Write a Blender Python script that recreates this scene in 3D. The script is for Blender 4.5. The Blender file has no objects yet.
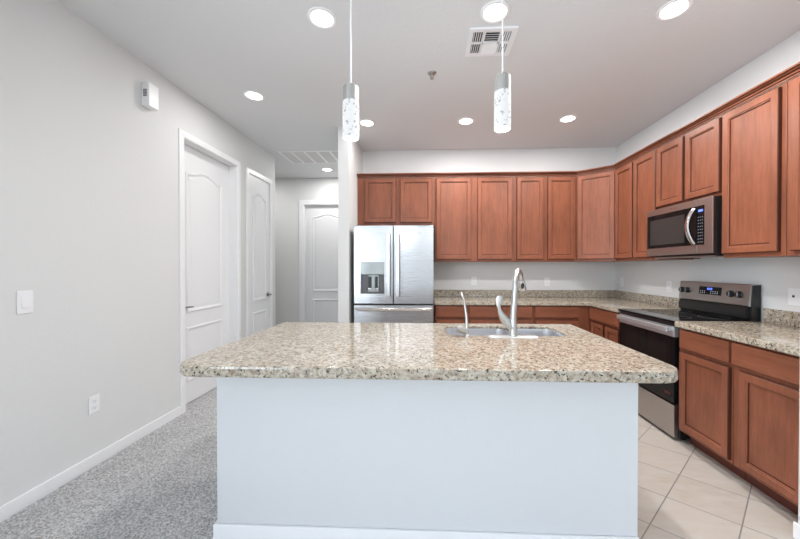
import bpy, bmesh, math, random
from mathutils import Vector
random.seed(7)
R = math.radians
sc = bpy.context.scene
col = sc.collection

# ------------------------------------------------------------------ camera
cam_d = bpy.data.cameras.new('camera'); cam = bpy.data.objects.new('camera', cam_d); col.objects.link(cam)
cam_d.sensor_width = 36.0; cam_d.lens = 325.0 * 36.0 / 800.0
cam_d.shift_x = -15.0 / 800.0
cam_d.clip_start = 0.02; cam_d.clip_end = 100
cam.location = (0, 0, 1.325)
cam.rotation_euler = (R(90 - 0.45), 0, math.atan(0.04))
sc.camera = cam

# ------------------------------------------------------------------ world, lights, exposure
sc.view_settings.view_transform = 'Standard'
sc.view_settings.look = 'None'
sc.view_settings.gamma = 1.0
sc.view_settings.use_curve_mapping = False
sc.view_settings.exposure = 0.08
w = bpy.data.worlds.new('sky'); sc.world = w; w.use_nodes = True
wn = w.node_tree.nodes; wl = w.node_tree.links
bg = wn['Background']
sky = wn.new('ShaderNodeTexSky'); sky.sky_type = 'NISHITA'; sky.sun_elevation = R(50); sky.sun_rotation = R(20); sky.sun_disc = False
wl.new(sky.outputs[0], bg.inputs[0]); bg.inputs[1].default_value = 0.25
XL_LIGHT = -2.5
P_WIN = 27
P_SIDE_FILL = 240
P_PEND = 7.5
P_HALL = 10
EMIT_DOWN = 5.0
EMIT_PEND = 0.6

def area(name, loc, rot, sx, sy, power, color):
    d = bpy.data.lights.new(name, 'AREA'); d.shape = 'RECTANGLE'; d.size = sx; d.size_y = sy
    d.energy = power; d.color = color
    o = bpy.data.objects.new(name, d); o.location = loc; o.rotation_euler = rot; col.objects.link(o)
    return o
# daylight through the glazed doors behind the camera, plus an added side fill
area('window_daylight', (2.2, -4.35, 1.25), (R(90), 0, 0), 3.3, 2.3, P_WIN, (0.80, 0.90, 1.0))
area('side_fill_light', (XL_LIGHT, -2.1, 1.4), (0, R(-90), 0), 2.1, 2.7, P_SIDE_FILL, (0.80, 0.90, 1.0))  # added fill lamp that brightens the right wall

# ------------------------------------------------------------------ materials
def mat(name, color=(.8, .8, .8), rough=.5, metal=0.0, spec=.5, coat=0.0):
    m = bpy.data.materials.new(name); m.use_nodes = True
    b = m.node_tree.nodes['Principled BSDF']
    b.inputs['Base Color'].default_value = (*color, 1)
    b.inputs['Roughness'].default_value = rough
    b.inputs['Metallic'].default_value = metal
    b.inputs['Specular IOR Level'].default_value = spec
    b.inputs['Coat Weight'].default_value = coat
    return m
class N:
    def __init__(s, m): s.t = m.node_tree; s.n = s.t.nodes; s.b = s.n['Principled BSDF']
    def add(s, typ, **kw):
        n = s.n.new(typ)
        for k, v in kw.items():
            if k in n.inputs: n.inputs[k].default_value = v
            else: setattr(n, k, v)
        return n
    def link(s, a, b): s.t.links.new(a, b)
    def coords(s, scale=(1, 1, 1), rot=(0, 0, 0)):
        c = s.add('ShaderNodeTexCoord'); mp = s.add('ShaderNodeMapping')
        mp.inputs['Scale'].default_value = scale; mp.inputs['Rotation'].default_value = rot
        s.link(c.outputs['Object'], mp.inputs[0]); return mp.outputs[0]
    def noise(s, vec, scale, detail=3, rough=.5):
        n = s.add('ShaderNodeTexNoise', Scale=scale, Detail=detail, Roughness=rough); s.link(vec, n.inputs['Vector']); return n.outputs['Fac']
    def ramp(s, fac, stops, interp='LINEAR'):
        r = s.add('ShaderNodeValToRGB'); cr = r.color_ramp; cr.interpolation = interp
        while len(cr.elements) < len(stops): cr.elements.new(.5)
        for e, (p, c) in zip(cr.elements, stops): e.position = p; e.color = (*c, 1)
        s.link(fac, r.inputs[0]); return r.outputs[0]
    def mix(s, fac, a, b):
        m = s.add('ShaderNodeMix', data_type='RGBA')
        for sock, v in ((m.inputs[0], fac), (m.inputs[6], a), (m.inputs[7], b)):
            if hasattr(v, 'is_output'): s.link(v, sock)
            elif isinstance(v, tuple): sock.default_value = (*v, 1)
            else: sock.default_value = v
        return m.outputs[2]
    def bump(s, h, strength, dist):
        bp = s.add('ShaderNodeBump', Strength=strength, Distance=dist); s.link(h, bp.inputs['Height']); s.link(bp.outputs[0], s.b.inputs['Normal'])

def paint(name, c, bump=.25, rough=.75):
    m = mat(name, c, rough, spec=.25); n = N(m); v = n.coords()
    f = n.noise(v, 55, 4); n.bump(f, bump, .004)
    g = n.noise(v, 1.3, 2)
    n.link(n.mix(g, tuple(x * .985 for x in c), tuple(min(1, x * 1.015) for x in c)), n.b.inputs['Base Color'])
    return m
M = {}
M['wall'] = paint('wall_paint', (.735, .735, .73))
M['ceiling'] = paint('ceiling_paint', (.76, .765, .77), .4)
M['island'] = paint('island_paint', (.67, .675, .685), .3)
M['white'] = mat('white_enamel', (.88, .88, .89), .32)
M['door'] = mat('door_enamel', (.84, .84, .85), .35)
M['plastic'] = mat('white_plastic', (.88, .88, .89), .35)
M['greyslot'] = mat('grey_slot', (.22, .22, .25), .5)
M['black'] = mat('black_enamel', (.012, .012, .013), .28)
M['blackglass'] = mat('black_glass', (.007, .007, .008), .05, spec=.22)
M['dark'] = mat('dark_void', (.02, .02, .02), .7)
M['chrome'] = mat('chrome', (.75, .75, .76), .12, 1.0)
M['nickel'] = mat('brushed_nickel', (.56, .555, .54), .34, 1.0)
M['satin'] = mat('satin_nickel', (.50, .49, .465), .55, .8, spec=.3)
M['railsteel'] = mat('satin_rail_steel', (.60, .60, .62), .38, .75)
M['darknickel'] = mat('dark_nickel', (.30, .29, .28), .30, 1.0)

def wood(name, vertical, dark=(.105, .030, .013), light=(.300, .103, .056)):
    m = mat(name, light, .36, spec=.32, coat=.05); n = N(m)
    m.node_tree.nodes['Principled BSDF'].inputs['Coat Roughness'].default_value = .25
    v = n.coords((26, 26, 1.6) if vertical else (1.6, 26, 26))
    v2 = n.coords((3, 3, 1.2) if vertical else (1.2, 3, 3))
    g = n.noise(v, 2.2, 6, .62); k = n.noise(v2, 1.5, 4, .6)
    fine = n.noise(n.coords((140, 140, 6) if vertical else (6, 140, 140)), 2.0, 3)
    a = n.ramp(g, [(.28, dark), (.52, tuple((p + q) / 2 for p, q in zip(dark, light))), (.75, light)])
    b = n.ramp(k, [(.32, tuple(x * .62 for x in light)), (.68, tuple(x * 1.18 for x in light))])
    c = n.mix(.62, a, b)
    d = n.mix(n.ramp(fine, [(.35, (.22, .22, .22)), (.6, (0, 0, 0))]), c, dark)
    n.link(d, n.b.inputs['Base Color']); n.bump(fine, .05, .002)
    return m
M['woodv'] = wood('stained_wood_upright_grain', True)
M['woodh'] = wood('stained_wood_level_grain', False)
M['shade_line'] = wood('shade_line_wood', True, (.05, .014, .008), (.10, .030, .017))  # darker wood that paints in the shade of door edges and grooves
M['toe'] = mat('toe_kick_wood', (.10, .022, .012), .45)

def granite():
    m = mat('speckled_granite', (.6, .5, .38), .08, spec=.42, coat=0.0); n = N(m); v = n.coords()
    m.node_tree.nodes['Principled BSDF'].inputs['Coat Roughness'].default_value = .08
    warp = n.add('ShaderNodeMapping'); n.link(v, warp.inputs[0])
    big = n.noise(v, 9, 5, .65); mid = n.noise(v, 42, 5, .7); sm = n.noise(v, 78, 5, .65); sm2 = n.noise(v, 55, 4, .6)
    vor = n.add('ShaderNodeTexVoronoi', Scale=85.0); n.link(v, vor.inputs['Vector'])
    sep = n.add('ShaderNodeSeparateColor'); n.link(vor.outputs['Color'], sep.inputs[0])
    base = n.ramp(mid, [(.34, (.20, .12, .065)), (.43, (.40, .28, .175)), (.50, (.56, .45, .315)), (.60, (.70, .63, .49))])
    tint = n.ramp(big, [(.38, (.40, .28, .19)), (.60, (.66, .58, .44))])
    c = n.mix(.30, base, tint)
    cells = n.ramp(sep.outputs[0], [(.0, (.24, .16, .10)), (.22, (.50, .39, .27)), (.5, (.64, .56, .42)), (.8, (.76, .72, .60))], 'CONSTANT')
    c = n.mix(.38, c, cells)
    gr = n.ramp(sm2, [(.58, (0, 0, 0)), (.63, (.8, .8, .8))])
    c = n.mix(gr, c, (.26, .235, .20))
    bl = n.ramp(sm, [(.395, (.97, .97, .97)), (.42, (0, 0, 0))])
    c = n.mix(bl, c, (.022, .02, .018))
    hs = n.add('ShaderNodeHueSaturation', Saturation=.80, Value=.80); n.link(c, hs.inputs['Color'])
    n.link(hs.outputs[0], n.b.inputs['Base Color'])
    return m
M['granite'] = granite()

def steel(name, c, rough):
    m = mat(name, c, rough, 1.0); n = N(m)
    f = n.noise(n.coords((1.2, 1.2, 260)), 2.0, 2)
    r = n.add('ShaderNodeMapRange'); r.inputs['To Min'].default_value = rough - .01; r.inputs['To Max'].default_value = rough + .02
    n.link(f, r.inputs[0]); n.link(r.outputs[0], n.b.inputs['Roughness'])
    return m
M['steel'] = steel('stainless_steel', (.50, .50, .515), .27)
M['warmsteel'] = steel('dark_stainless_steel', (.48, .46, .45), .33)
M['sink'] = steel('satin_sink_steel', (.84, .85, .87), .28)

def carpet():
    m = mat('grey_carpet_pile', (.4, .4, .4), .95, spec=.05); n = N(m); v = n.coords()
    a = n.noise(v, 110, 3, .75); b = n.noise(v, 5, 3); c2 = n.noise(v, 60, 3, .7)
    c = n.ramp(a, [(.40, (.12, .12, .125)), (.49, (.48, .475, .475)), (.57, (.92, .91, .91))])
    d = n.ramp(c2, [(.35, (.40, .395, .395)), (.65, (.72, .71, .71))])
    e = n.mix(.3, c, d)
    f = n.mix(.25, e, n.ramp(b, [(.35, (.44, .43, .43)), (.65, (.62, .61, .61))]))
    n.link(f, n.b.inputs['Base Color']); n.bump(a, .9, .012)
    return m
M['carpet'] = carpet()

def tile():
    m = mat('beige_floor_tile', (.6, .5, .45), .35); n = N(m)
    c = n.add('ShaderNodeTexCoord'); s = n.add('ShaderNodeSeparateXYZ'); n.link(c.outputs['Object'], s.inputs[0])
    def mth(op, a, b=None):
        q = n.add('ShaderNodeMath', operation=op)
        for i, x in enumerate((a, b)):
            if x is None: continue
            if hasattr(x, 'is_output'): n.link(x, q.inputs[i])
            else: q.inputs[i].default_value = x
        return q.outputs[0]
    T = .306
    outs = []; cells = []
    for ang, (px, py) in ((42.2, (1.614, 2.138)), (-40.0, (1.589, 2.135))):
        nx, ny = -math.sin(R(ang)), math.cos(R(ang))
        d = mth('ADD', mth('MULTIPLY', s.outputs[0], nx), mth('ADD', mth('MULTIPLY', s.outputs[1], ny), -(nx * px + ny * py)))
        k = mth('DIVIDE', d, T); fl = mth('ROUND', k); dist = mth('ABSOLUTE', mth('SUBTRACT', k, fl))
        outs.append(dist); cells.append(mth('FLOOR', k))
    near = mth('MINIMUM', outs[0], outs[1])
    g = n.ramp(near, [(.0085, (1, 1, 1)), (.0115, (0, 0, 0))])
    cb = n.add('ShaderNodeCombineXYZ'); n.link(cells[0], cb.inputs[0]); n.link(cells[1], cb.inputs[1])
    wn_ = n.add('ShaderNodeTexWhiteNoise'); n.link(cb.outputs[0], wn_.inputs['Vector'])
    base = n.mix(wn_.outputs['Value'], (.475, .408, .35), (.545, .478, .415))
    v = n.coords((1, 1, 1), (0, 0, R(-42)))
    cl = n.noise(n.coords((2.2, 7, 1), (0, 0, R(40))), 2.0, 6, .65)
    base = n.mix(n.ramp(cl, [(.36, (0, 0, 0)), (.66, (.75, .75, .75))]), base, (.54, .512, .475))
    n.link(n.mix(g, base, (.26, .235, .215)), n.b.inputs['Base Color'])
    inv = mth('SUBTRACT', 1.0, g); n.bump(inv, .4, .003)
    return m
M['tile'] = tile()

def emit(name, c, strength):
    m = mat(name, c, .5); b = m.node_tree.nodes['Principled BSDF']
    b.inputs['Emission Color'].default_value = (*c, 1); b.inputs['Emission Strength'].default_value = strength
    return m
M['lens'] = emit('lit_lamp_lens', (1, .98, .95), EMIT_DOWN)
M['blue'] = emit('lit_blue_digits', (.12, .2, 1), .9)
M['redlabel'] = mat('red_sticker', (.09, .012, .012), .5)
def bubble():
    m = emit('lit_bubble_glass', (.95, .96, 1), EMIT_PEND); m.node_tree.nodes['Principled BSDF'].inputs['Base Color'].default_value = (.25, .26, .27, 1); n = N(m)
    vor = n.add('ShaderNodeTexVoronoi', Scale=85.0); n.link(n.coords((1, 1, .8)), vor.inputs['Vector'])
    f = n.noise(n.coords(), 22, 3)
    spots = n.ramp(vor.outputs['Distance'], [(.30, (.30, .32, .36)), (.46, (1, 1, 1))])
    where = n.ramp(f, [(.46, (0, 0, 0)), (.54, (1, 1, 1))])
    n.link(n.mix(where, (1, 1, 1), spots), n.b.inputs['Emission Color'])
    n.b.inputs['Roughness'].default_value = .4; n.b.inputs['Specular IOR Level'].default_value = .2
    return m
M['bubble'] = bubble()
def clear_glass():
    m = bpy.data.materials.new('window_pane_glass'); m.use_nodes = True
    t = m.node_tree; t.nodes.clear()
    o = t.nodes.new('ShaderNodeOutputMaterial'); mx = t.nodes.new('ShaderNodeMixShader'); mx.inputs[0].default_value = .06
    a = t.nodes.new('ShaderNodeBsdfTransparent'); g = t.nodes.new('ShaderNodeBsdfGlossy'); g.inputs['Roughness'].default_value = .02
    t.links.new(a.outputs[0], mx.inputs[1]); t.links.new(g.outputs[0], mx.inputs[2]); t.links.new(mx.outputs[0], o.inputs[0])
    return m
M['pane'] = clear_glass()

# ------------------------------------------------------------------ mesh helpers
def box(bm, x0, x1, y0, y1, z0, z1, bev=0.0, seg=2):
    vs = [bm.verts.new(p) for p in ((x0, y0, z0), (x1, y0, z0), (x1, y1, z0), (x0, y1, z0), (x0, y0, z1), (x1, y0, z1), (x1, y1, z1), (x0, y1, z1))]
    fs = [bm.faces.new([vs[i] for i in q]) for q in ((0, 3, 2, 1), (4, 5, 6, 7), (0, 1, 5, 4), (1, 2, 6, 5), (2, 3, 7, 6), (3, 0, 4, 7))]
    if bev:
        es = list({e for f in fs for e in f.edges})
        bmesh.ops.bevel(bm, geom=es, offset=bev, segments=seg, affect='EDGES', profile=.5)
def loft(bm, rings, closed=True, cap0=True, cap1=True):
    vr = [[bm.verts.new(p) for p in r] for r in rings]
    n = len(vr[0])
    for a, b in zip(vr, vr[1:]):
        for i in range(n if closed else n - 1):
            j = (i + 1) % n
            bm.faces.new((a[i], a[j], b[j], b[i]))
    if cap0: bm.faces.new(list(reversed(vr[0])))
    if cap1: bm.faces.new(vr[-1])
    return vr
def fill(bm, loops):
    es = []
    for lp in loops:
        for i in range(len(lp)):
            e = bm.edges.get((lp[i], lp[(i + 1) % len(lp)])) or bm.edges.new((lp[i], lp[(i + 1) % len(lp)]))
            es.append(e)
    bmesh.ops.triangle_fill(bm, use_beauty=True, use_dissolve=False, edges=es)
def tube(bm, pts, rad, n=14, flat=None):
    pts = [Vector(p) for p in pts]
    if not isinstance(rad, (list, tuple)): rad = [rad] * len(pts)
    rings = []; prev = None
    for i, p in enumerate(pts):
        t = (pts[min(i + 1, len(pts) - 1)] - pts[max(i - 1, 0)]).normalized()
        if prev is None:
            u = t.orthogonal().normalized()
            if abs(t.z) > .5: u = (Vector((1, 0, 0)) - t * t.x).normalized()
        else: u = (prev - t * prev.dot(t)).normalized()
        prev = u; v = t.cross(u)
        rr = rad[i] if isinstance(rad[i], tuple) else (rad[i], rad[i])
        rings.append([p + u * rr[0] * math.cos(2 * math.pi * k / n) + v * rr[1] * math.sin(2 * math.pi * k / n) for k in range(n)])
    loft(bm, rings)
def lathe(bm, prof, cx=0, cy=0, n=32, cap0=True, cap1=True):
    loft(bm, [[(cx + r * math.cos(2 * math.pi * k / n), cy + r * math.sin(2 * math.pi * k / n), z) for k in range(n)] for r, z in prof], True, cap0, cap1)
def disc_y(bm, cx, y0, y1, cz, r, n=24, r1=None):
    r1 = r if r1 is None else r1
    loft(bm, [[(cx + q * math.cos(2 * math.pi * k / n), y, cz + q * math.sin(2 * math.pi * k / n)) for k in range(n)] for q, y in ((r, y0), (r1, y1))])
def rrect(x0, x1, y0, y1, r, seg=6):
    rs = r if isinstance(r, (list, tuple)) else [r] * 4     # bl, br, tr, tl
    out = []
    for (cx, cy, a0), q in zip(((x0, y0, 180), (x1, y0, 270), (x1, y1, 0), (x0, y1, 90)), rs):
        sx = 1 if cx == x0 else -1; sy = 1 if cy == y0 else -1
        q = max(q, 1e-4)
        for k in range(seg + 1):
            a = R(a0 + 90 * k / seg)
            out.append((cx + sx * q + q * math.cos(a), cy + sy * q + q * math.sin(a)))
    return out
def inset(poly, d):
    n = len(poly); out = []
    for i in range(n):
        p0, p1, p2 = (Vector(poly[(i + k) % n]) for k in (-1, 0, 1))
        a = (p1 - p0); b = (p2 - p1)
        if a.length < 1e-7: a = b
        if b.length < 1e-7: b = a
        na = Vector((-a.y, a.x)).normalized(); nb = Vector((-b.y, b.x)).normalized()
        m = (na + nb); m = m / max(m.length_squared, .4) * 2 if m.length > 1e-6 else na
        out.append((p1.x + m.x * d, p1.y + m.y * d))
    return out
def tag(o, label, cat, group=None):
    o['label'] = label; o['category'] = cat
    if group: o['group'] = group
    return o
def obj(name, bm, m, parent=None, smooth=30, label=None):
    bmesh.ops.recalc_face_normals(bm, faces=bm.faces)
    me = bpy.data.meshes.new(name); bm.to_mesh(me); bm.free()
    me.materials.append(m)
    me.polygons.foreach_set('use_smooth', [True] * len(me.polygons))
    me.set_sharp_from_angle(angle=R(smooth))
    o = bpy.data.objects.new(name, me); col.objects.link(o)
    wm = o.modifiers.new('weighted_normals', 'WEIGHTED_NORMAL'); wm.keep_sharp = True; wm.weight = 80
    if parent: o.parent = parent
    if label: o['label'] = label
    return o
def thing(name, label, cat, loc=(0, 0, 0), rz=0, group=None):
    o = bpy.data.objects.new(name, None); o.empty_display_size = .05; o.location = loc; o.rotation_euler = (0, 0, R(rz)); col.objects.link(o)
    return tag(o, label, cat, group)
def struct_root(name, loc, rz=0):
    o = bpy.data.objects.new(name, None); o.location = loc; o.rotation_euler = (0, 0, R(rz)); o['kind'] = 'structure'; col.objects.link(o)
    return o
def struct(name, bm, m):
    o = obj(name, bm, m); o['kind'] = 'structure'; return o
def B(*a, **k):
    bm = bmesh.new(); box(bm, *a, **k); return bm
def copy_thing(root, loc, label, group=None):
    r = root.copy(); r.location = loc; r['label'] = label; col.objects.link(r)
    if group: r['group'] = group
    for ch in root.children:
        c = ch.copy(); c.parent = r; col.objects.link(c)
        for g in ch.children:
            d = g.copy(); d.parent = c; col.objects.link(d)
    return r

# ------------------------------------------------------------------ the room
XL, XR, YB, ZC = -2.22, 2.505, 4.45, 2.92
YF = -4.2                       # wall behind the camera
XW = 4.8                        # right wall of the room behind the camera
YH = 5.76                       # far wall of the hall
struct('floor', B(-1.0, XW, YF, 6.0, -.10, 0), M['tile'])
cf = bmesh.new(); box(cf, -4.3, -1.0, YF, 6.0, -.10, .004); struct('floor_carpet', cf, M['carpet'])
struct('ceiling', B(-4.3, XW, YF, 6.0, ZC, ZC + .12), M['ceiling'])
D1 = (2.873, 3.693, 2.498); D2 = (3.94, 4.475, 2.49); D3 = (-2.227, -1.40, 2.44)
bm = bmesh.new()
box(bm, XL - .13, XL, YF, -3.5, 0, ZC); box(bm, XL - .13, XL, -.7, D1[0], 0, ZC); box(bm, XL - .13, XL, -3.5, -.7, 0, .3); box(bm, XL - .13, XL, -3.5, -.7, 2.5, ZC); box(bm, XL - .13, XL, D1[1], D2[0], 0, ZC); box(bm, XL - .13, XL, D2[1], 4.645, 0, ZC)
box(bm, XL - .13, XL, D1[0], D1[1], D1[2], ZC); box(bm, XL - .13, XL, D2[0], D2[1], D2[2], ZC)
struct('wall_left', bm, M['wall'])
bm = bmesh.new()
box(bm, -4.3, D3[0], YH, YH + .13, 0, ZC); box(bm, D3[1], -.9, YH, YH + .13, 0, ZC); box(bm, D3[0], D3[1], YH, YH + .13, D3[2], ZC)
struct('wall_hall_back', bm, M['wall'])
struct('wall_hall_left', B(-4.4, -4.3, 2.5, 6.0, 0, ZC), M['wall'])
struct('wall_closet_back', B(-4.3, XL - .13, 2.5, 2.6, 0, ZC), M['wall'])
struct('wall_divider', B(-1.02, -.90, 3.66, YH, 0, ZC), M['wall'])
struct('wall_back', B(-.90, XR + .13, YB, YB + .13, 0, ZC), M['wall'])
struct('wall_right', B(XR, XR + .13, 1.52, YB, 0, ZC), M['wall'])
struct('wall_end', B(1.795, XW, 1.40, 1.64, 0, ZC), M['wall'])
struct('wall_far_right', B(XW, XW + .13, YF, 1.64, 0, ZC), M['wall'])
bm = bmesh.new(); box(bm, XL - .13, .5, YF - .13, YF, 0, ZC); box(bm, 3.9, XW + .13, YF - .13, YF, 0, ZC); box(bm, .5, 3.9, YF - .13, YF, 2.45, ZC)
struct('wall_front', bm, M['wall'])
def window(name, loc, rz, W, z0, z1, mull):
    r = struct_root(name, loc, rz)
    bm = bmesh.new()
    for x0, x1 in ((0, .06), (W - .06, W)): box(bm, x0, x1, .02, .1, z0, z1)
    box(bm, .06, W - .06, .02, .1, z0, z0 + .06); box(bm, .06, W - .06, .02, .1, z1 - .06, z1)
    for k in range(1, mull): box(bm, W * k / mull - .035, W * k / mull + .035, .02, .1, z0 + .06, z1 - .06)
    obj('window_frame', bm, M['white'], r)
    for k in range(mull):
        a = W * k / mull + (.06 if k == 0 else .035); b = W * (k + 1) / mull - (.06 if k == mull - 1 else .035)
        obj('pane', B(a, b, .055, .061, z0 + .06, z1 - .06), M['pane'], r)
window('window_1', (3.9, YF, 0), 180, 3.4, 0.01, 2.45, 3)
window('added_side_window', (XL, -3.5, 0), 90, 2.8, .3, 2.5, 2)  # added opening, out of view, to let the side fill in

def baseboard(name, x0, x1, y0, y1, h=.083):
    struct(name, B(x0, x1, y0, y1, .002, h, bev=.005), M['white'])
baseboard('baseboard_left', XL + .0005, XL + .016, YF, 2.812)
baseboard('baseboard_left_middle', XL + .0005, XL + .016, 3.758, 3.868)
baseboard('baseboard_hall', -4.29, -2.312, YH - .016, YH - .0005)
baseboard('baseboard_divider', -1.036, -1.0205, 3.66, YH - .02)
baseboard('baseboard_end', 1.781, 1.7945, 1.41, 1.652)

# doors --------------------------------------------------------------
def arch_outline(x0, x1, z0, z1, rise, flat=.22):
    pts = [(x0, z0), (x1, z0)]
    n = 18
    for k in range(n + 1):
        t = k / n; x = x1 + (x0 - x1) * t
        s = 0.5 - 0.5 * math.cos(2 * math.pi * t)
        pts.append((x, z1 + rise * s ** 1.3))
    return pts
def panel(parent, outline, y):
    prof = [(0, 0), (.003, -.007), (.009, -.012), (.016, -.012), (.028, -.006), (.036, -.002), (.050, -.002), (.072, -.009)]
    bm = bmesh.new()
    rings = []
    for d, h in prof:
        p = inset(outline, d) if d else outline
        rings.append([(x, y + h, z) for x, z in p])
    loft(bm, rings, True, False, True)
    obj('panel', bm, M['door'], parent, 25)
def door(name, loc, rz, W, Ht, recess, hx, hdir, stile, cas=.06, hinge=None, clip=None):
    """local: X along wall, Y into wall, opening from 0..W"""
    r = struct_root(name, loc, rz)
    leaf = obj('leaf', B(.004, W - .004, recess, recess + .035, .012, Ht - .004, bev=.002), M['door'], r)
    y = recess - .0005
    panel(leaf, arch_outline(stile, W - stile, .885, 2.235 if Ht > 2.3 else 2.2, .055), y)
    panel(leaf, [(stile, .22), (W - stile, .22), (W - stile, .745), (stile, .745)], y)
    bm = bmesh.new()
    for a, b in ((-.0, .003), (W - .003, W)): box(bm, a, b, 0.001, .125, .005, Ht)
    box(bm, .003, W - .003, .001, .125, Ht - .003, Ht)
    # door stop
    if recess > .02:
        box(bm, .003, .014, recess + .036, recess + .06, .005, Ht - .003)
    obj('jamb', bm, M['white'], r)
    bm = bmesh.new()
    prof = [(0, -.010), (.006, -.014), (.02, -.014), (.03, -.018), (cas - .012, -.018), (cas, -.012), (cas, -.0005)]
    path = [(0, .004), (0, Ht), (W, Ht), (W, .004)]
    cor = []
    for (d, h) in prof:
        cor.append([(-d, h, .004), (-d, h, Ht + d), (W + d, h, Ht + d), (W + d, h, .004)])
    cor.append([(0, -.0005, .004), (0, -.0005, Ht), (W, -.0005, Ht), (W, -.0005, .004)])
    vr = [[bm.verts.new(p) for p in c] for c in cor]
    for a in range(len(vr)):
        b = (a + 1) % len(vr)
        for i in range(3): bm.faces.new((vr[a][i], vr[a][i + 1], vr[b][i + 1], vr[b][i]))
    bm.faces.new([v[0] for v in vr]); bm.faces.new([v[3] for v in vr])
    obj('casing', bm, M['white'], r)
    if hinge is not None:
        for z in (.25, 1.25, 2.36):
            obj('hinge', B(hinge - .006, hinge + .006, -.006, recess + .002, z - .045, z + .045, bev=.002), M['nickel'], r)
    # lever handle
    bm = bmesh.new(); disc_y(bm, hx, y - .010, y, .945, .030); h = obj('handle', bm, M['darknickel'], leaf)
    bm = bmesh.new()
    tube(bm, [(hx, y - .008, .945), (hx, y - .045, .945), (hx + hdir * .012, y - .056, .945), (hx + hdir * .05, y - .058, .947), (hx + hdir * .105, y - .054, .943)], [.010, .010, .010, .009, .007])
    hl = obj('handle_lever', bm, M['darknickel'], leaf)
    return r
door('door_1', (XL, D1[0], 0), 90, D1[1] - D1[0], D1[2], .09, .055, 1, .135)
door('door_2', (XL, D2[0], 0), 90, D2[1] - D2[0], D2[2], .004, D2[1] - D2[0] - .055, -1, .10, hinge=.002)
door('door_3', (D3[0], YH, 0), 0, D3[1] - D3[0], D3[2], .05, D3[1] - D3[0] - .06, -1, .14, cas=.085)

# ------------------------------------------------------------------ ceiling fixtures
def downlight(x, y, label, power, first=None):
    loc = (x, y, ZC)
    if first: r = copy_thing(first, loc, label)
    else:
        r = thing('recessed_downlight', label, 'ceiling light', loc, 0, 'recessed downlights in the ceiling')
        bm = bmesh.new()
        lathe(bm, [(.092, -.0005), (.090, -.006), (.078, -.008), (.070, -.004), (.070, -.0005)], n=40)
        obj('trim_ring', bm, M['white'], r)
        bm = bmesh.new(); lathe(bm, [(.069, -.0045), (.060, -.0075), (.03, -.009), (.004, -.0092)], n=40); obj('lens', bm, M['lens'], r)
    d = bpy.data.lights.new('downlight_lamp', 'AREA'); d.shape = 'DISK'; d.size = .13; d.energy = power; d.color = (.99, .98, .965)
    o = bpy.data.objects.new('downlight_lamp', d); o.location = (x, y, ZC - .013); col.objects.link(o)
    return r
f = downlight(-.679, 2.069, 'round recessed ceiling light nearest the camera, left of the hanging pendants', 1.5)
downlight(.418, 2.064, 'round recessed ceiling light directly in front of the square air register', 21, f)
downlight(1.519, 2.085, 'round recessed ceiling light nearest the camera at the upper right', 25, f)
downlight(-1.618, 2.974, 'round recessed ceiling light close to the left wall above the doors', 5.5, f)
downlight(-.676, 3.585, 'round recessed ceiling light just behind the left pendant, above the divider wall end', 3, f)
downlight(.414, 3.585, 'round recessed ceiling light above the middle of the back cabinets', 22, f)
downlight(1.503, 3.57, 'round recessed ceiling light near the back right corner of the kitchen', 13, f)
downlight(-1.652, 5.271, 'round recessed ceiling light in the hall beyond the return grille', P_HALL, f)

downlight(-3.1, 5.1, 'added unseen ceiling light deep in the hall, put in to brighten it evenly', P_HALL, f)  # added lamp, out of view, evens out the hall light
# air register (four-way)
r = thing('ceiling_register', 'square white ceiling air register with dark louvred vents', 'air vent', (.44, 2.332, ZC))
HW, HD = .162, .142
bm = bmesh.new()
for a in ((-HW, HW, -HD, -HD + .03), (-HW, HW, HD - .03, HD), (-HW, -HW + .03, -HD + .03, HD - .03), (HW - .03, HW, -HD + .03, HD - .03),
          (-.062, -.048, -HD + .03, HD - .03), (.048, .062, -HD + .03, HD - .03), (-HW + .03, HW - .03, -.008, .008)):
    box(bm, a[0], a[1], a[2], a[3], -.012, -.0005)
obj('frame', bm, M['white'], r)
obj('backing', B(-HW + .01, HW - .01, -HD + .01, HD - .01, -.0030, -.0004), M['dark'], r)
for sx in (-1, 1):
    for y0, y1 in ((-HD + .03, -.008), (.008, HD - .03)):
        bm = bmesh.new()
        for k in range(5):
            x = sx * (.070 + k * .0145)
            loft(bm, [[(x, y0, -.011), (x + .004, y0, -.011), (x + .004 - sx * .004, y0, -.0035), (x - sx * .004, y0, -.0035)],
                      [(x, y1, -.011), (x + .004, y1, -.011), (x + .004 - sx * .004, y1, -.0035), (x - sx * .004, y1, -.0035)]])
        obj('louvre_bank', bm, M['white'], r)
for y0, y1, t in ((-HD + .03, -.008, 1), (.008, HD - .03, -1)):
    bm = bmesh.new()
    for k in range(5):
        y = y0 + .004 + k * (y1 - y0 - .006) / 4.6
        w_ = .010 if t > 0 else .017
        loft(bm, [[(-.048, y, -.011), (-.048, y + w_, -.011 + .004 * t), (-.048, y + w_, -.0095 + .004 * t), (-.048, y, -.0095)],
                  [(.048, y, -.011), (.048, y + w_, -.011 + .004 * t), (.048, y + w_, -.0095 + .004 * t), (.048, y, -.0095)]])
    obj('louvre_bank', bm, M['plastic'], r)

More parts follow.
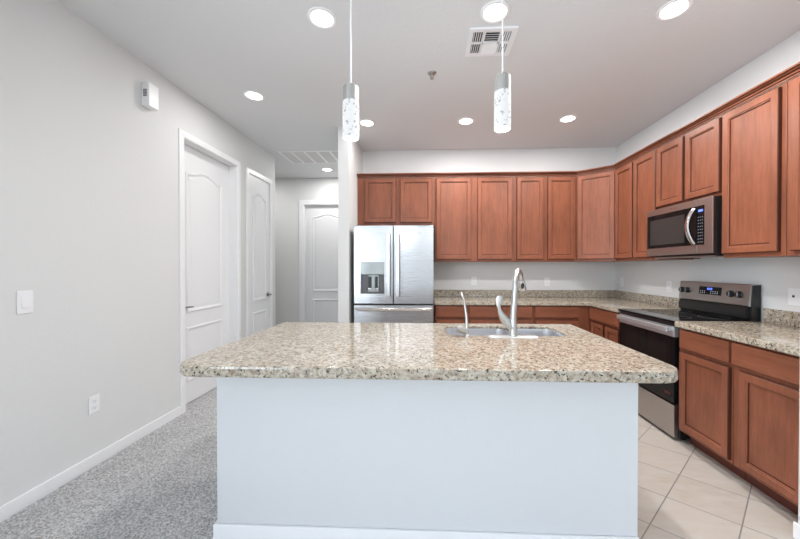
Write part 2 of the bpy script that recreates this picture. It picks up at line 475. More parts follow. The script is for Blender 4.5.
# hall return grille
r = thing('return_air_grille', 'long white return air grille in the hall ceiling', 'air vent', (-1.53, 4.665, ZC))
GW, GD = .54, .26
bm = bmesh.new()
box(bm, -GW, GW, -GD, -GD + .025, -.010, -.0005); box(bm, -GW, GW, GD - .025, GD, -.010, -.0005)
box(bm, -GW, -GW + .025, -GD + .025, GD - .025, -.010, -.0005); box(bm, GW - .025, GW, -GD + .025, GD - .025, -.010, -.0005)
for k in range(1, 6):
    x = -GW + 2 * GW * k / 6; box(bm, x - .014, x + .014, -GD + .025, GD - .025, -.010, -.0005)
obj('frame', bm, M['white'], r)
M['grillegrey'] = mat('grille_shade_grey', (.70, .69, .68), .6)
obj('backing', B(-GW + .01, GW - .01, -GD + .01, GD - .01, -.0025, -.0004), M['grillegrey'], r)
bm = bmesh.new()
for k in range(22):
    y = -GD + .03 + k * .0212
    loft(bm, [[(-GW + .025, y, -.006), (-GW + .025, y + .0205, -.009), (-GW + .025, y + .0205, -.008), (-GW + .025, y, -.005)],
              [(GW - .025, y, -.006), (GW - .025, y + .0205, -.009), (GW - .025, y + .0205, -.008), (GW - .025, y, -.005)]])
obj('slats', bm, M['grillegrey'], r)

# sprinkler
r = thing('fire_sprinkler', 'small chrome fire sprinkler head hanging from the ceiling', 'sprinkler', (.032, 2.689, ZC))
bm = bmesh.new(); lathe(bm, [(.036, -.0005), (.035, -.004), (.024, -.010), (.012, -.011)], n=28); obj('escutcheon', bm, M['nickel'], r)
bm = bmesh.new(); lathe(bm, [(.010, -.010), (.010, -.022), (.006, -.024), (.006, -.040)], n=16)
for s in (-1, 1): tube(bm, [(s * .008, 0, -.02), (s * .014, 0, -.032), (s * .004, 0, -.046)], .002, 8)
obj('head', bm, M['satin'], r)
bm = bmesh.new(); lathe(bm, [(.004, -.040), (.016, -.045), (.016, -.0465), (.004, -.048)], n=20); obj('deflector', bm, M['satin'], r)

# pendants
def pendant(x, y, zt, label, first=None):
    if first: return copy_thing(first, (x, y, zt), label, 'bubble glass pendants over the island')
    r = thing('pendant_lamp', label, 'pendant lamp', (x, y, zt), 0, 'bubble glass pendants over the island')
    bm = bmesh.new(); lathe(bm, [(.0375, -.002), (.040, -.006), (.040, -.078), (.0385, -.080)], n=32); cap = obj('cap', bm, M['satin'], r)
    bm = bmesh.new()
    lathe(bm, [(.0405, -.0795), (.0412, -.086), (.0412, -.257), (.039, -.264), (.02, -.266)], n=32); obj('lamp_shade', bm, M['bubble'], r, label='lit clear glass cylinder full of bubbles')
    bm = bmesh.new(); tube(bm, [(0, 0, -.003), (0, 0, .3), (0, 0, ZC - zt - .02)], .0042, 10); obj('cord', bm, M['plastic'], r)
    for k in (0, 1, 2):
        a = k * 2.1 + .4; bm = bmesh.new(); tube(bm, [(.030 * math.cos(a), .030 * math.sin(a), -.003), (.030 * math.cos(a), .030 * math.sin(a), .005)], .004, 8)
        obj('screw', bm, M['chrome'], cap)
    bm = bmesh.new(); lathe(bm, [(.06, ZC - zt - .0006), (.06, ZC - zt - .02), (.05, ZC - zt - .026), (.01, ZC - zt - .027)], n=32); obj('canopy', bm, M['nickel'], r)
    return r
p1 = pendant(-.393, 1.65, 2.245, 'left hanging pendant lamp with nickel cap and lit bubble glass cylinder')
pendant(.3725, 1.65, 2.278, 'right hanging pendant lamp with lit bubble glass, in front of the air register', p1)
for x, z in ((-.393, 1.979), (.3725, 2.012)):
    d = bpy.data.lights.new('pendant_glow', 'POINT'); d.energy = P_PEND; d.color = (.90, .95, 1); d.shadow_soft_size = .035
    o = bpy.data.objects.new('pendant_glow', d); o.location = (x, 1.65, z - .07); col.objects.link(o)

# ------------------------------------------------------------------ cabinets
def front_panel_ring(bm, x0, x1, z0, z1, fr=.058):
    nf = len(bm.faces)
    def rg(i, y): return [(x0 + i, y, z0 + i), (x1 - i, y, z0 + i), (x1 - i, y, z1 - i), (x0 + i, y, z1 - i)]
    loft(bm, [rg(0, -.001), rg(0, -.020), rg(.003, -.0245), rg(.006, -.025), rg(fr - .008, -.025), rg(fr - .006, -.021), rg(fr, -.019), rg(fr + .002, -.011), rg(fr + .010, -.0095)])
    bm.faces.ensure_lookup_table(); fs = list(bm.faces)[nf:]
    for i, f in enumerate(fs):
        if 1 + 4 * 6 <= i < 1 + 4 * 7 or 1 <= i < 1 + 4 * 2: f.material_index = 1  # shade line painted on the door edges and panel groove
def cab(name, label, cat, loc, rz, W, D, z0, z1, doors=(), drawers=(), toe=False, fr=.052, group=None):
    r = thing(name, label, cat, loc, rz, group)
    bm = bmesh.new()
    if toe: box(bm, .001, W - .001, 0, D, .10, z1, bev=.0015)
    else: box(bm, .001, W - .001, 0, D, z0, z1, bev=.0015)
    obj('carcass', bm, M['woodv'], r)
    if toe: obj('toe_kick', B(.001, W - .001, .078, D, .001, .0995), M['toe'], r)
    for (a, b, c, d) in doors:
        bm = bmesh.new(); front_panel_ring(bm, a, b, c, d, fr); obj('door', bm, M['woodv'], r).data.materials.append(M['shade_line'])
    for (a, b, c, d) in drawers:
        bm = bmesh.new(); box(bm, a, b, -.025, -.001, c, d, bev=.005); obj('drawer', bm, M['woodh'], r)
    return r
UZ0, UZ1, UD = 1.393, 2.452, .33
G = 'stained wood wall cabinets'
yf = 4.118
def back_upper(label, x0, x1, doors, z0=UZ0, dz0=1.42):
    cab('wall_cabinet', label, 'wall cabinet', (x0, yf, 0), 0, x1 - x0, YB - yf - .001, z0, UZ1, [(a - x0, b - x0, dz0, 2.440) for a, b in doors], group=G)
back_upper('short two-door wooden wall cabinet directly above the refrigerator', -.897, .085, [(-.805, -.405), (-.348, .049)], 1.848, 1.886)
back_upper('tall two-door wooden wall cabinet right beside the refrigerator cabinet', .085, 1.078, [(.104, .54), (.62, 1.047)])
back_upper('narrower two-door wooden wall cabinet on the back wall next to the corner', 1.078, 1.845, [(1.106, 1.433), (1.485, 1.82)])
xf = 2.175
def right_upper(label, y1, y0, doors, z0=UZ0, dz0=1.42):
    cab('wall_cabinet', label, 'wall cabinet', (xf, y1, 0), -90, y1 - y0, XR - xf - .001, z0, UZ1, [(y1 - a, y1 - b, dz0, 2.432) for a, b in doors], group=G)
# diagonal corner unit
A_ = Vector((1.846, yf)); C_ = Vector((xf, 3.856))
r = thing('corner_cabinet', 'diagonal one-door wooden wall cabinet in the back right corner', 'wall cabinet', (A_.x, A_.y, 0), math.degrees(math.atan2(C_.y - A_.y, C_.x - A_.x)), G)
ang = math.atan2(C_.y - A_.y, C_.x - A_.x)
def loc2(p):
    d = Vector(p) - A_; return (d.x * math.cos(-ang) - d.y * math.sin(-ang), d.x * math.sin(-ang) + d.y * math.cos(-ang))
foot = [loc2(p) for p in (A_, C_, (XR - .001, C_.y), (XR - .001, YB - .001), (A_.x, YB - .001))]
bm = bmesh.new(); loft(bm, [[(x, y, UZ0) for x, y in foot], [(x, y, UZ1) for x, y in foot]]); obj('carcass', bm, M['woodv'], r)
L = (C_ - A_).length
bm = bmesh.new(); front_panel_ring(bm, .014, L - .012, 1.42, 2.438, .052); obj('door', bm, M['woodv'], r).data.materials.append(M['shade_line'])
right_upper('two-door wooden wall cabinet between the corner cabinet and the microwave', 3.855, 3.168, [(3.843, 3.527), (3.508, 3.175)])
right_upper('short two-door wooden wall cabinet above the microwave', 3.167, 2.487, [(3.163, 2.849), (2.821, 2.500)], 1.858, 1.884)
right_upper('tall one-door wooden wall cabinet just right of the microwave', 2.486, 2.065, [(2.474, 2.093)])
right_upper('one-door wooden wall cabinet cut off by the right edge of the picture', 2.064, 1.645, [(2.024, 1.672)])

# crown moulding swept along the cabinet tops
path = [(-.897, yf), (1.846, yf), (xf, 3.856), (xf, 1.645)]
prof = [(0, UZ1 + .001), (.010, UZ1 + .001), (.011, UZ1 + .009), (.006, UZ1 + .011), (.006, UZ1 + .014), (.018, UZ1 + .014), (.021, UZ1 + .023), (.014, UZ1 + .025), (.014, UZ1 + .028), (.030, UZ1 + .029), (.036, UZ1 + .036), (.036, UZ1 + .039), (.046, UZ1 + .040), (.046, UZ1 + .050), (0, UZ1 + .050)]
bm = bmesh.new(); secs = []
for i, p in enumerate(path):
    p = Vector(p)
    dirs = []
    if i > 0: dirs.append((p - Vector(path[i - 1])).normalized())
    if i < len(path) - 1: dirs.append((Vector(path[i + 1]) - p).normalized())
    ns = [Vector((d.y, -d.x)) for d in dirs]
    m = sum(ns, Vector((0, 0))); m = m / m.length_squared * len(ns) if len(ns) == 1 else m * 2 / m.length_squared
    secs.append([(p.x + m.x * a, p.y + m.y * a, z) for a, z in prof])
loft(bm, secs)
for i, f in enumerate(list(bm.faces)[:len(prof) * (len(path) - 1)]):
    if i % len(prof) in (2, 3, 6, 7, 10): f.material_index = 1  # crown grooves painted darker as if shaded
cm = obj('crown_moulding', bm, M['woodh'], None, 20); cm.data.materials.append(M['shade_line'])
tag(cm, 'stepped wooden crown moulding running along the tops of all wall cabinets', 'moulding')

# base cabinets
ZB = .8745
G2 = 'stained wood base cabinets'
yb = 3.862
def back_base(label, x0, x1, fronts):
    cab('base_cabinet', label, 'base cabinet', (x0, yb, 0), 0, x1 - x0, YB - yb - .001, 0, ZB,
        [(a - x0, b - x0, .13, .703) for a, b in fronts], [(a - x0, b - x0, .735, .862) for a, b in fronts], True, group=G2)
back_base('narrow wooden base cabinet with one drawer, right beside the refrigerator', .078, .458, [(.096, .432)])
back_base('wide wooden base cabinet with two drawers, behind the island faucet', .459, 1.230, [(.489, .835), (.872, 1.214)])
back_base('wooden base cabinet with one wide drawer on the back wall beside the corner', 1.231, 1.889, [(1.250, 1.752)])
xb = 1.890
def right_base(label, y1, y0, doors, drawers):
    cab('base_cabinet', label, 'base cabinet', (xb, y1, 0), -90, y1 - y0, XR - xb - .001, 0, ZB,
        [(y1 - a, y1 - b, .122, .700) for a, b in doors], [(y1 - a, y1 - b, .728, .862) for a, b in drawers], True, group=G2)
right_base('wooden base cabinet with a drawer above two narrow doors, between corner and range', 3.860, 3.252, [(3.800, 3.545), (3.512, 3.266)], [(3.835, 3.266)])
right_base('wooden base cabinet with one drawer and door, just right of the range', 2.512, 2.084, [(2.488, 2.094)], [(2.488, 2.092)])
right_base('wooden base cabinet with wide drawer and door at the right edge of the picture', 2.083, 1.645, [(2.026, 1.672)], [(2.074, 1.672)])

# ------------------------------------------------------------------ granite
def slab(bm, outline, z0, z1, holes=(), r=.008, zs=None):
    """counter slab with eased edges; holes are loops of xy"""
    k = [(r, 0), (r * .3, r * .3), (0, r), (0, (z1 - z0) - r), (r * .3, (z1 - z0) - r * .3), (r, z1 - z0)]
    rings = [[(x, y, z0 + h) for x, y in (inset(outline, d) if d else outline)] for d, h in k]
    vr = loft(bm, rings, True, False, False)
    hb = []; ht = []
    for h in holes:
        g = inset(h, -.035)
        lv = [[bm.verts.new((x, y, z)) for x, y in p] for p, z in ((g, z0), (g, zs), (h, zs), (h, z1 - .003), (inset(h, -.003), z1))]
        n = len(h)
        for b, t in zip(lv, lv[1:]):
            for i in range(n): bm.faces.new((b[i], b[(i + 1) % n], t[(i + 1) % n], t[i]))
        hb.append(lv[0]); ht.append(lv[-1])
    fill(bm, [vr[0]] + hb); fill(bm, [vr[-1]] + ht)
CT0, CT1 = .876, .920
r = thing('back_countertop', 'L-shaped speckled granite countertop running from refrigerator round the corner to range', 'countertop', (0, 0, 0))
bm = bmesh.new()
slab(bm, [(.076, 3.822), (1.855, 3.822), (1.855, 3.250), (XR - .001, 3.250), (XR - .001, YB - .001), (.076, YB - .001)], CT0, CT1)
obj('worktop', bm, M['granite'], r)
bm = bmesh.new(); box(bm, .076, XR - .022, YB - .021, YB - .001, CT1 + .0005, 1.014, bev=.002); box(bm, XR - .021, XR - .001, 3.25, YB - .001, CT1 + .0005, 1.014, bev=.002)
obj('backsplash', bm, M['granite'], r)
r = thing('right_countertop', 'speckled granite countertop on the right wall, right of the range', 'countertop', (0, 0, 0))
bm = bmesh.new(); slab(bm, [(1.850, 1.643), (XR - .001, 1.643), (XR - .001, 2.512), (1.850, 2.512)], CT0, CT1); obj('worktop', bm, M['granite'], r)
obj('backsplash', B(XR - .021, XR - .001, 1.643, 2.512, CT1 + .0005, 1.020, bev=.002), M['granite'], r)

# island
r = thing('kitchen_island', 'white painted kitchen island base under the granite top', 'kitchen island', (0, 1.9, 0))
IX0, IX1, IY0, IY1 = -1.022, .966, 1.53 - 1.9, 2.29 - 1.9
bm = bmesh.new()
outer = [(IX0, IY0), (IX1, IY0), (IX1, IY1), (IX0, IY1)]; inner = [(IX0 + .1, IY0 + .1), (IX1 - .1, IY0 + .1), (IX1 - .1, IY1 - .02), (IX0 + .1, IY1 - .02)]
loft(bm, [[(x, y, z) for x, y in p] for p, z in ((outer, .0045), (outer, .870), (inner, .870), (inner, .0045), (outer, .0045))], True, False, False)
bmesh.ops.remove_doubles(bm, verts=bm.verts, dist=1e-5)
obj('body', bm, M['island'], r)
bm = bmesh.new(); box(bm, IX0 - .014, IX1 + .002, IY0 - .014, IY0 - .0005, .0045, .083, bev=.004); box(bm, IX0 - .014, IX0 - .0005, IY0, IY1, .0045, .083, bev=.004)
obj('baseboard', bm, M['white'], r)
SX0, SX1, SY0, SY1 = .114, .830, 1.925, 2.238
top = [(x, y - 1.9) for x, y in rrect(-1.062, 1.014, 1.288, 2.345, [.09, .10, .012, .012], 8)]
ic = thing('island_countertop', 'large speckled granite slab with rounded front corners on the white island', 'countertop', (0, 1.9, 0))
bm = bmesh.new(); slab(bm, top, .871, CT1 + .001, [[(x, y - 1.9) for x, y in rrect(SX0, SX1, SY0, SY1, .06, 6)]], r=.012, zs=.904)
obj('slab', bm, M['granite'], ic)

# sink
r = thing('double_sink', 'undermounted stainless double-bowl sink set into the island top', 'sink', ((SX0 + SX1) / 2, (SY0 + SY1) / 2, .903))
cx, cy = (SX0 + SX1) / 2, (SY0 + SY1) / 2
hw, hd = (SX1 - SX0) / 2, (SY1 - SY0) / 2
def bowl(x0, x1, depth):
    bm = bmesh.new(); y0, y1 = -hd - .006, hd + .006
    o = rrect(x0, x1, y0, y1, .06, 6)
    rings = []
    for d, z in ((0, -.001), (.002, -.02), (.008, -depth + .03), (.022, -depth + .008), (.05, -depth)):
        rings.append([(x, y, z) for x, y in (inset(o, d) if d else o)])
    loft(bm, rings, True, False, True)
    b = obj('bowl', bm, M['sink'], r)
    c = (x0 + x1) / 2
    bm = bmesh.new(); lathe(bm, [(.045, -depth + .0005), (.045, -depth + .004), (.036, -depth + .005), (.03, -depth + .001), (.005, -depth + .001)], c, 0, 24); obj('drain', bm, M['chrome'], b)
bowl(-hw - .006, .048, .20); bowl(.066, hw + .006, .17)
bm = bmesh.new(); box(bm, .0485, .0655, -hd - .004, hd + .004, -.05, -.004, bev=.004)
obj('divider', bm, M['sink'], r)

# faucet
FX, FY = .490, 1.888
M['satindeck'] = mat('satin_bright_nickel', (.72, .72, .71), .42, .8)
r = thing('kitchen_faucet', 'tall brushed nickel gooseneck faucet with side lever on the island', 'faucet', (FX, FY, CT1 + .001))
bm = bmesh.new()
o = rrect(-.142, .142, -.027, .027, .027, 8)
loft(bm, [[(x, y, z) for x, y in (inset(o, d) if d else o)] for d, z in ((0, .0005), (0, .004), (.004, .007), (.012, .008))]); obj('deck_plate', bm, M['satindeck'], r)
bm = bmesh.new()
pts = [(0, 0, .008), (0, 0, .05), (0, 0, .12), (0.006, .001, .21), (.011, .003, .285)]
rad = [.023, .0205, .0185, .017, .016]
for k in range(1, 11):
    a = math.pi - k * math.pi * .91 / 10
    q = .1 + .1 * math.cos(a); pts.append((.011 + q * .43, .003 + q * .88, .285 + .096 * math.sin(a))); rad.append(.0155)
obj_sp = bmesh.new(); tube(obj_sp, pts, rad, 18)
obj('spout', obj_sp, M['nickel'], r)
e = Vector(pts[-1]); dn = (e - Vector(pts[-2])).normalized()
bm = bmesh.new(); tube(bm, [e - dn * .012, e + dn * .005, e + dn * .016, e + dn * .050, e + dn * .054], [.017, .022, .025, .028, .025], 18)
h = obj('spray_head', bm, M['chrome'], r)
c = e + dn * .028 + Vector((-.002, -.0285, 0))
bm = bmesh.new(); loft(bm, [[(c.x + .010 * math.cos(t * math.pi / 8), c.y + yy, c.z + .019 * math.sin(t * math.pi / 8)) for t in range(16)] for yy in (.006, -.001)])
obj('spray_button', bm, M['black'], h)
bm = bmesh.new(); tube(bm, [(0, 0, .045), (-.02, -.003, .062), (-.045, -.006, .088)], [.018, .019, .016], 16)
lv = obj('lever_hub', bm, M['nickel'], r)
bm = bmesh.new(); tube(bm, [(-.030, -.005, .075), (-.052, -.008, .103), (-.074, -.010, .140), (-.083, -.011, .168), (-.087, -.012, .188), (-.083, -.013, .212), (-.078, -.013, .232), (-.076, -.013, .240)],
     [(.027, .016), (.024, .013), (.016, .010), (.010, .009), (.014, .008), (.021, .007), (.018, .006), (.005, .003)], 16)
obj('lever', bm, M['nickel'], lv)

# filtered water tap
r = thing('water_tap', 'small slim nickel water tap left of the tall faucet', 'faucet', (.205, 1.905, CT1 + .001))
bm = bmesh.new(); lathe(bm, [(.018, .0005), (.018, .005), (.012, .009), (.011, .03), (.009, .034)], .022, 0, 20); obj('base', bm, M['nickel'], r)
bm = bmesh.new(); tube(bm, [(.022, 0, .03), (.022, 0, .07), (.018, .006, .13), (.010, .018, .19), (.002, .034, .225), (-.004, .05, .243), (-.006, .056, .250)], [.0085, .008, .0072, .0065, .006, .006, .005], 14); obj('spout', bm, M['nickel'], r)
bm = bmesh.new(); tube(bm, [(.020, -.004, .024), (-.002, -.006, .034), (-.026, -.006, .048), (-.034, -.006, .052)], [.012, .019, .021, .012], 14); obj('handle', bm, M['nickel'], r)

# ------------------------------------------------------------------ refrigerator
FXL, FXR = -.850, .066; FW = FXR - FXL
r = thing('refrigerator', 'stainless french-door refrigerator with water dispenser and bottom freezer drawer', 'refrigerator', (FXL, 3.68, 0))
obj('body', B(.006, FW - .006, .072, .755, .03, 1.788, bev=.004), mat('fridge_side_grey', (.045, .045, .05), .45), r)
obj('base_grille', B(.02, FW - .02, .09, .7, .006, .0295), M['black'], r)
S = FXL
def arc_y(x): return .006 * ((x - FW / 2) / (FW / 2)) ** 2
def fdoor(x0, x1, z0, z1, hole=None, NX=18):
    """door slab whose front follows the shallow arc of the whole refrigerator front"""
    bm = bmesh.new()
    xs = [x0, x0 + .003] + [x0 + (x1 - x0) * k / NX for k in range(1, NX)] + [x1 - .003, x1]
    zs = [z0, z0 + .003, z1 - .003, z1]
    if hole:
        xs = [x for x in xs if min(abs(x - hole[0]), abs(x - hole[1])) > .004] + [hole[0], hole[1]]
        zs += [hole[2], hole[3]]
    xs.sort(); zs.sort()
    nx, nz = len(xs), len(zs)
    ed = lambda v, a, b: .003 if v in (a, b) else 0
    V = [[bm.verts.new((x, arc_y(x) + max(ed(x, x0, x1), ed(z, z0, z1)), z)) for z in zs] for x in xs]
    for a in range(nx - 1):
        for b in range(nz - 1):
            if hole and hole[0] <= xs[a] < hole[1] and hole[2] <= zs[b] < hole[3]: continue
            bm.faces.new((V[a][b], V[a + 1][b], V[a + 1][b + 1], V[a][b + 1]))
    loop = [V[a][0] for a in range(nx)] + [V[nx - 1][b] for b in range(1, nz)] + [V[a][nz - 1] for a in range(nx - 2, -1, -1)] + [V[0][b] for b in range(nz - 2, 0, -1)]
    back = [bm.verts.new((v.co.x, .068, v.co.z)) for v in loop]; n = len(loop)
    for i in range(n): bm.faces.new((loop[i], loop[(i + 1) % n], back[(i + 1) % n], back[i]))
    bm.faces.new(list(reversed(back)))
    if hole:
        ia, ib = xs.index(hole[0]), xs.index(hole[1]); ja, jb = zs.index(hole[2]), zs.index(hole[3])
        hl = [V[a][ja] for a in range(ia, ib + 1)] + [V[ib][b] for b in range(ja + 1, jb + 1)] + [V[a][jb] for a in range(ib - 1, ia - 1, -1)] + [V[ia][b] for b in range(jb - 1, ja, -1)]
        dp = [bm.verts.new((v.co.x, .058, v.co.z)) for v in hl]; n = len(hl)
        for i in range(n): bm.faces.new((hl[i], hl[(i + 1) % n], dp[(i + 1) % n], dp[i]))
        bm.faces.new(dp)
    return bm
dl = (-.770 - S, -.497 - S, 1.020, 1.380)
dL = obj('left_door', fdoor(.002, -.398 - S, .905, 1.796, dl), M['steel'], r)
dR = obj('right_door', fdoor(-.389 - S, FW - .002, .905, 1.796), M['steel'], r)
fz = obj('freezer_drawer', fdoor(.002, FW - .002, .06, .888), M['steel'], r)
# dispenser
M['dispgrey'] = mat('dispenser_panel', (.42, .45, .44), .12, .6)
M['cavity'] = mat('dispenser_cavity', (.13, .13, .135), .4, .3)
M['handlesteel'] = steel('polished_handle_steel', (.74, .74, .75), .22)
bm = bmesh.new(); box(bm, dl[0] + .002, dl[1] - .002, arc_y(dl[0]) - .001, .05, 1.240, dl[3] - .002, bev=.004); obj('dispenser_panel', bm, M['dispgrey'], dL)
bm = bmesh.new(); box(bm, dl[0] + .004, dl[1] - .004, .050, .0575, dl[2] + .004, 1.238); obj('dispenser_cavity', bm, M['cavity'], dL)
bm = bmesh.new(); box(bm, dl[0] + .085, dl[1] - .065, .024, .050, dl[2] + .012, 1.239, bev=.008); obj('dispenser_spout', bm, M['dispgrey'], dL)
for x in (.105, .178):
    bm = bmesh.new(); box(bm, dl[0] + x - .018, dl[0] + x + .018, .016, .0235, 1.085, 1.215, bev=.003); obj('paddle', bm, M['black'], dL)
    bm = bmesh.new(); box(bm, dl[0] + x - .020, dl[0] + x + .020, .014, .0235, 1.066, 1.083, bev=.003); obj('paddle_tip', bm, M['chrome'], dL)
bm = bmesh.new(); box(bm, dl[0] + .004, dl[1] - .004, .016, .049, dl[2] + .002, dl[2] + .010, bev=.002); obj('drip_tray', bm, M['cavity'], dL)
# handles: flat bars
def bar_handle(parent, x, z0, z1):
    bm = bmesh.new()
    for z in (z0 + .03, z1 - .03): box(bm, x - .009, x + .009, -.038, -.0005, z - .018, z + .018, bev=.003)
    box(bm, x - .022, x + .022, -.058, -.038, z0, z1, bev=.007, seg=3)
    obj('handle', bm, M['handlesteel'], parent)
bar_handle(dL, -.447 - S, .985, 1.705); bar_handle(dR, -.341 - S, .985, 1.705)
bm = bmesh.new()
tube(bm, [(.025, -.012, .842), (.06, -.038, .842), (.25, -.050, .842), (FW / 2, -.054, .842), (FW - .25, -.050, .842), (FW - .06, -.038, .842), (FW - .025, -.012, .842)], [(.008, .026)] * 7, 14)
for x in (.045, FW - .045): box(bm, x - .014, x + .014, -.032, -.0005, .828, .856, bev=.003)
obj('handle', bm, M['handlesteel'], fz)
for x in (.05, FW - .05): obj('hinge_cover', B(x - .035, x + .035, .045, .12, 1.789, 1.806, bev=.004), M['black'], r)
bm = bmesh.new(); loft(bm, [[(-.105 - S + .032 * math.cos(t * math.pi / 8), y, 1.705 + .0065 * math.sin(t * math.pi / 8)) for t in range(16)] for y in (.001, -.0015)])
obj('badge', bm, M['chrome'], dR)

# ------------------------------------------------------------------ range
RY1, RY0 = 3.246, 2.520; RW = RY1 - RY0
RX = 1.868
r = thing('electric_range', 'stainless and black electric range with glass cooktop between the counters', 'range', (RX, RY1, 0), -90)
obj('body', B(.003, RW - .003, .035, .62, .03, .898, bev=.003), M['black'], r)
for x in (.05, RW - .05):
    for y in (.09, .58):
        bm = bmesh.new(); lathe(bm, [(.018, .001), (.018, .012), (.012, .014), (.012, .0295)], x, y, 14); obj('foot', bm, M['black'], r)
bm = bmesh.new(); box(bm, 0, RW, -.012, .62, .9, .918, bev=.004); ck = obj('cooktop', bm, M['blackglass'], r)
for x, y, q in ((.19, .17, .10), (.19, .44, .075), (.53, .17, .075), (.53, .44, .10)):
    bm = bmesh.new(); vr = []
    n = 40
    loft(bm, [[(x + k2 * math.cos(2 * math.pi * k / n), y + k2 * math.sin(2 * math.pi * k / n), z) for k in range(n)] for k2, z in ((q, .9182), (q, .9186), (q - .003, .9186), (q - .003, .9182))], True, False, False)
    obj('burner_ring', bm, mat('burner_ring_grey', (.12, .12, .12), .4), ck)
obj('vent_trim', B(.004, RW - .004, .004, .034, .872, .8995), M['black'], r)
bm = bmesh.new(); box(bm, .001, RW - .018, 0, .034, .285, .790, bev=.004); od = obj('oven_door', bm, M['blackglass'], r)
bm = bmesh.new(); box(bm, .001, RW - .018, -.002, .034, .791, .871, bev=.004); tr = obj('door_top_rail', bm, M['railsteel'], od)
M['ovenwin'] = mat('oven_window_glass', (.012, .012, .012), .06, spec=.22)
obj('oven_window', B(.10, RW - .10, -.0012, .002, .36, .72, bev=.0005), M['ovenwin'], od)
obj('sticker', B(RW - .115, RW - .055, -.0016, .001, .335, .355), M['redlabel'], od)
bm = bmesh.new(); box(bm, .034, RW - .034, -.050, -.032, .826, .866, bev=.007, seg=3)
for x in (.06, RW - .06): box(bm, x - .015, x + .015, -.033, -.002, .832, .860, bev=.003)
obj('handle', bm, M['railsteel'], od)
bm = bmesh.new(); box(bm, .001, RW - .018, 0, .034, .025, .272, bev=.004); obj('storage_drawer', bm, M['warmsteel'], r)
# backguard; front plane at local y = .552, leaning back
def bg_y(z): return .530 + (z - .92) * .10
bm = bmesh.new()
pr = [(.555, .9185), (.555, 1.02), (.565, 1.185), (.622, 1.190), (.622, .9185)]
loft(bm, [[(x, y, z) for y, z in pr] for x in (.034, RW - .012)]); bgd = obj('backguard', bm, M['black'], r)
bm = bmesh.new()
pr = [(.548, .925), (.530, .935), (.528, .985), (.538, 1.022), (.552, 1.022), (.5545, .925)]
loft(bm, [[(x, y, z) for y, z in pr] for x in (.040, RW - .030)]); obj('backguard_lower', bm, M['black'], bgd)
bm = bmesh.new()
pr = [(.540, 1.026), (.536, 1.032), (.552, 1.186), (.556, 1.192), (.5635, 1.192), (.5535, 1.026)]
loft(bm, [[(x, y, z) for y, z in pr] for x in (.030, RW - .016)])
cp = obj('control_panel', bm, M['warmsteel'], bgd)
def on_panel(z): return .536 + (z - 1.032) * (.016 / .154)
def plate(bm, x0, x1, z0, z1, t=.002):
    loft(bm, [[(x0, on_panel(z0) - q, z0), (x1, on_panel(z0) - q, z0), (x1, on_panel(z1) - q, z1), (x0, on_panel(z1) - q, z1)] for q in (0, t)])
bm = bmesh.new(); plate(bm, .255, .475, 1.088, 1.155); dsp = obj('display', bm, M['blackglass'], cp)
bm = bmesh.new()
for k in range(3): plate(bm, .338 + k * .018, .351 + k * .018, 1.128, 1.146, .003)
obj('digits', bm, M['blue'], dsp)
M['btnprint'] = mat('pale_button_print', (.55, .56, .6), .5)
for k in range(9):
    for zz in (1.098, 1.113): 
        if k in (3, 4): continue
        bm = bmesh.new(); plate(bm, .268 + k * .021, .276 + k * .021, zz, zz + .006, .003); obj('button', bm, M['btnprint'], dsp)
M['knobm'] = mat('knob_dark', (.018, .018, .02), .3)
for x in (.066, .128, .562, .632):
    z = 1.112; y = on_panel(z)
    bm = bmesh.new(); disc_y(bm, x, y, y - .012, z, .027, 28, .026); disc_y(bm, x, y - .0121, y - .024, z, .021, 28, .019); kb = obj('knob', bm, M['knobm'], cp)
    bm = bmesh.new(); box(bm, x + .002, x + .012, y - .029, y - .0242, z - .017, z + .017, bev=.002); obj('knob_grip', bm, M['greyslot'], kb)

# ------------------------------------------------------------------ microwave
MY1, MY0 = 3.164, 2.490; MY1 = 3.212; MW = MY1 - MY0
MX = 2.100
# sits beneath the cabinet over it; hung on the right wall
r = thing('microwave', 'stainless over-the-range microwave with curved handle under the wall cabinets', 'microwave', (MX, MY1, 0), -90)
MZ0, MZ1 = 1.428, 1.852
obj('body', B(.048, MW - .003, .0125, .074, MZ0 - .008, MZ1 - .002), M['black'], r)
obj('rear_body', B(.050, MW - .003, .0745, XR - MX - .002, MZ0 - .012, MZ1 - .002), M['black'], r)
sp = 3.212 - 2.630
bm = bmesh.new(); box(bm, 0, sp - .001, 0, .012, MZ0, MZ1, bev=.004); md = obj('door', bm, M['warmsteel'], r)
bm = bmesh.new(); box(bm, sp + .001, MW, 0, .012, MZ0, MZ1, bev=.004); mc = obj('control_strip', bm, M['warmsteel'], r)
obj('door_glass', B(.012, sp - .0015, -.002, .004, 1.496, 1.799, bev=.001), M['blackglass'], md)
M['mwwin'] = mat('microwave_window', (.035, .033, .032), .10)
obj('door_window', B(.055, .46, -.0027, .001, 1.525, 1.755, bev=.0003), M['mwwin'], md)
bm = bmesh.new(); box(bm, sp + .0015, MW - .070, -.002, .004, 1.496, 1.799, bev=.001); kp = obj('keypad', bm, M['blackglass'], mc)
bm = bmesh.new(); box(bm, sp + .016, MW - .082, -.003, 0, 1.752, 1.768); obj('display', bm, M['blue'], kp)
M['keyprint'] = mat('pale_key_print', (.30, .31, .34), .5)
for a in range(3):
    for b in range(9):
        bm = bmesh.new(); box(bm, sp + .014 + a * .018, sp + .020 + a * .018, -.0027, 0, 1.515 + b * .024, 1.521 + b * .024); obj('button', bm, M['keyprint'], kp)
bm = bmesh.new(); hx = 3.212 - 2.652
pts = []; 
for k in range(13):
    t = k / 12; z = 1.505 + .28 * t; pts.append((hx - .012 * math.sin(math.pi * t) , -.006 - .046 * math.sin(math.pi * t) ** .8, z))
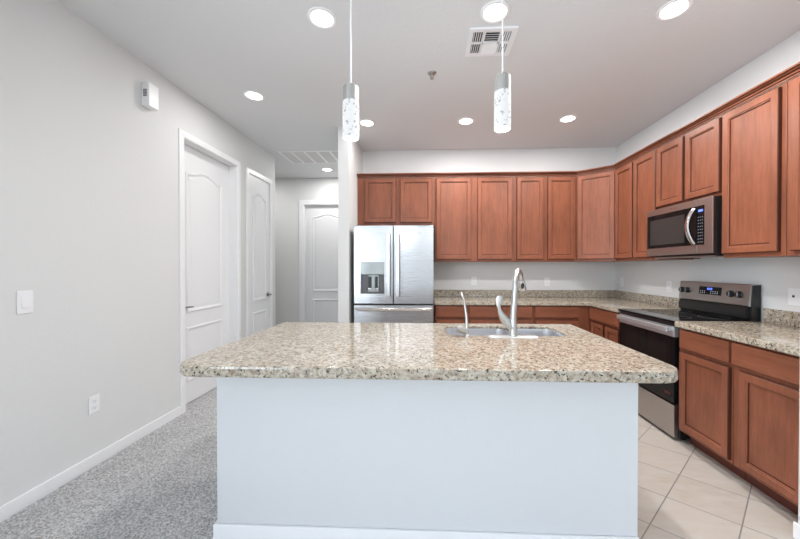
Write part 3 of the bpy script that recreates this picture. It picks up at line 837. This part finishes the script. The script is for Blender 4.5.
tube(bm, pts, [(.020, .009)] * 13, 14); obj('handle', bm, M['chrome'], md)
obj('badge', B(.30, .37, -.0012, .001, 1.824, 1.832), M['chrome'], md)
bm = bmesh.new(); box(bm, .06, MW - .02, .035, .30, MZ0 - .026, MZ0 - .0125, bev=.003); vg = obj('vent_grille', bm, M['warmsteel'], r)
bm = bmesh.new(); box(bm, .10, MW - .35, .05, .2, MZ0 - .034, MZ0 - .0265); obj('filter', bm, M['toe'], vg)

# ------------------------------------------------------------------ plates on walls
def outlet(label, loc, rz, w=.072, h=.116):
    r = thing('wall_outlet', label, 'outlet', loc, rz, 'white wall outlets')
    bm = bmesh.new(); box(bm, -w / 2, w / 2, -.006, -.0005, -h / 2, h / 2, bev=.003); p = obj('cover_plate', bm, M['plastic'], r)
    for z in (-.021, .021):
        bm = bmesh.new(); o = rrect(-.017, .017, z - .014, z + .014, .010, 5); loft(bm, [[(x, y, q) for x, q in o] for y in (-.005, -.0085)]); s = obj('socket', bm, M['plastic'], p)
        bm = bmesh.new()
        for x in (-.007, .005): box(bm, x, x + .002, -.0092, -.008, z - .002, z + .007)
        box(bm, -.002, .002, -.0092, -.008, z - .010, z - .006)
        obj('slots', bm, M['greyslot'], s)
    return r
outlet('white outlet low on the left wall above the baseboard', (XL, 2.066, .413), 90)
outlet('white outlet on the back wall above the counter, nearest the refrigerator', (.625, YB, 1.135), 0)
outlet('white outlet on the back wall above the counter, behind the faucet', (1.604, YB, 1.125), 0)
outlet('white outlet on the right wall close to the back corner', (XR, 4.30, 1.13), -90, .065)
outlet('white outlet on the right wall just left of the range backguard', (XR, 3.476, 1.125), -90)
r = thing('light_switch', 'white rocker light switch plate on the left wall', 'light switch', (XL, 1.700, 1.132), 90)
bm = bmesh.new(); box(bm, -.037, .037, -.007, -.0005, -.063, .063, bev=.003); p = obj('cover_plate', bm, M['plastic'], r)
bm = bmesh.new(); loft(bm, [[(-.017, -.006, -.034), (.017, -.006, -.034), (.017, -.006, .034), (-.017, -.006, .034)], [(-.0165, -.011, -.033), (.0165, -.011, -.033), (.0165, -.0075, .033), (-.0165, -.0075, .033)]]); obj('rocker', bm, M['plastic'], p)
r = thing('data_jack', 'white wall plate with one black jack right of the range', 'wall plate', (XR, 2.305, 1.12), -90)
bm = bmesh.new(); box(bm, -.054, .054, -.006, -.0005, -.060, .060, bev=.003); p = obj('cover_plate', bm, M['plastic'], r)
obj('jack', B(-.026, -.012, -.0075, -.004, -.004, .012), M['dark'], p)

# door chime
r = thing('door_chime', 'white door chime box high on the left wall', 'door chime', (XL, 2.485, 2.665), 90)
bm = bmesh.new(); box(bm, -.046, .046, -.066, -.0005, -.090, .093, bev=.006); b = obj('case', bm, M['plastic'], r)
bm = bmesh.new()
for k in range(5): box(bm, -.0475, -.045, -.048, -.018, -.018 + k * .0115, -.009 + k * .0115)
obj('speaker_slots', bm, M['greyslot'], b)
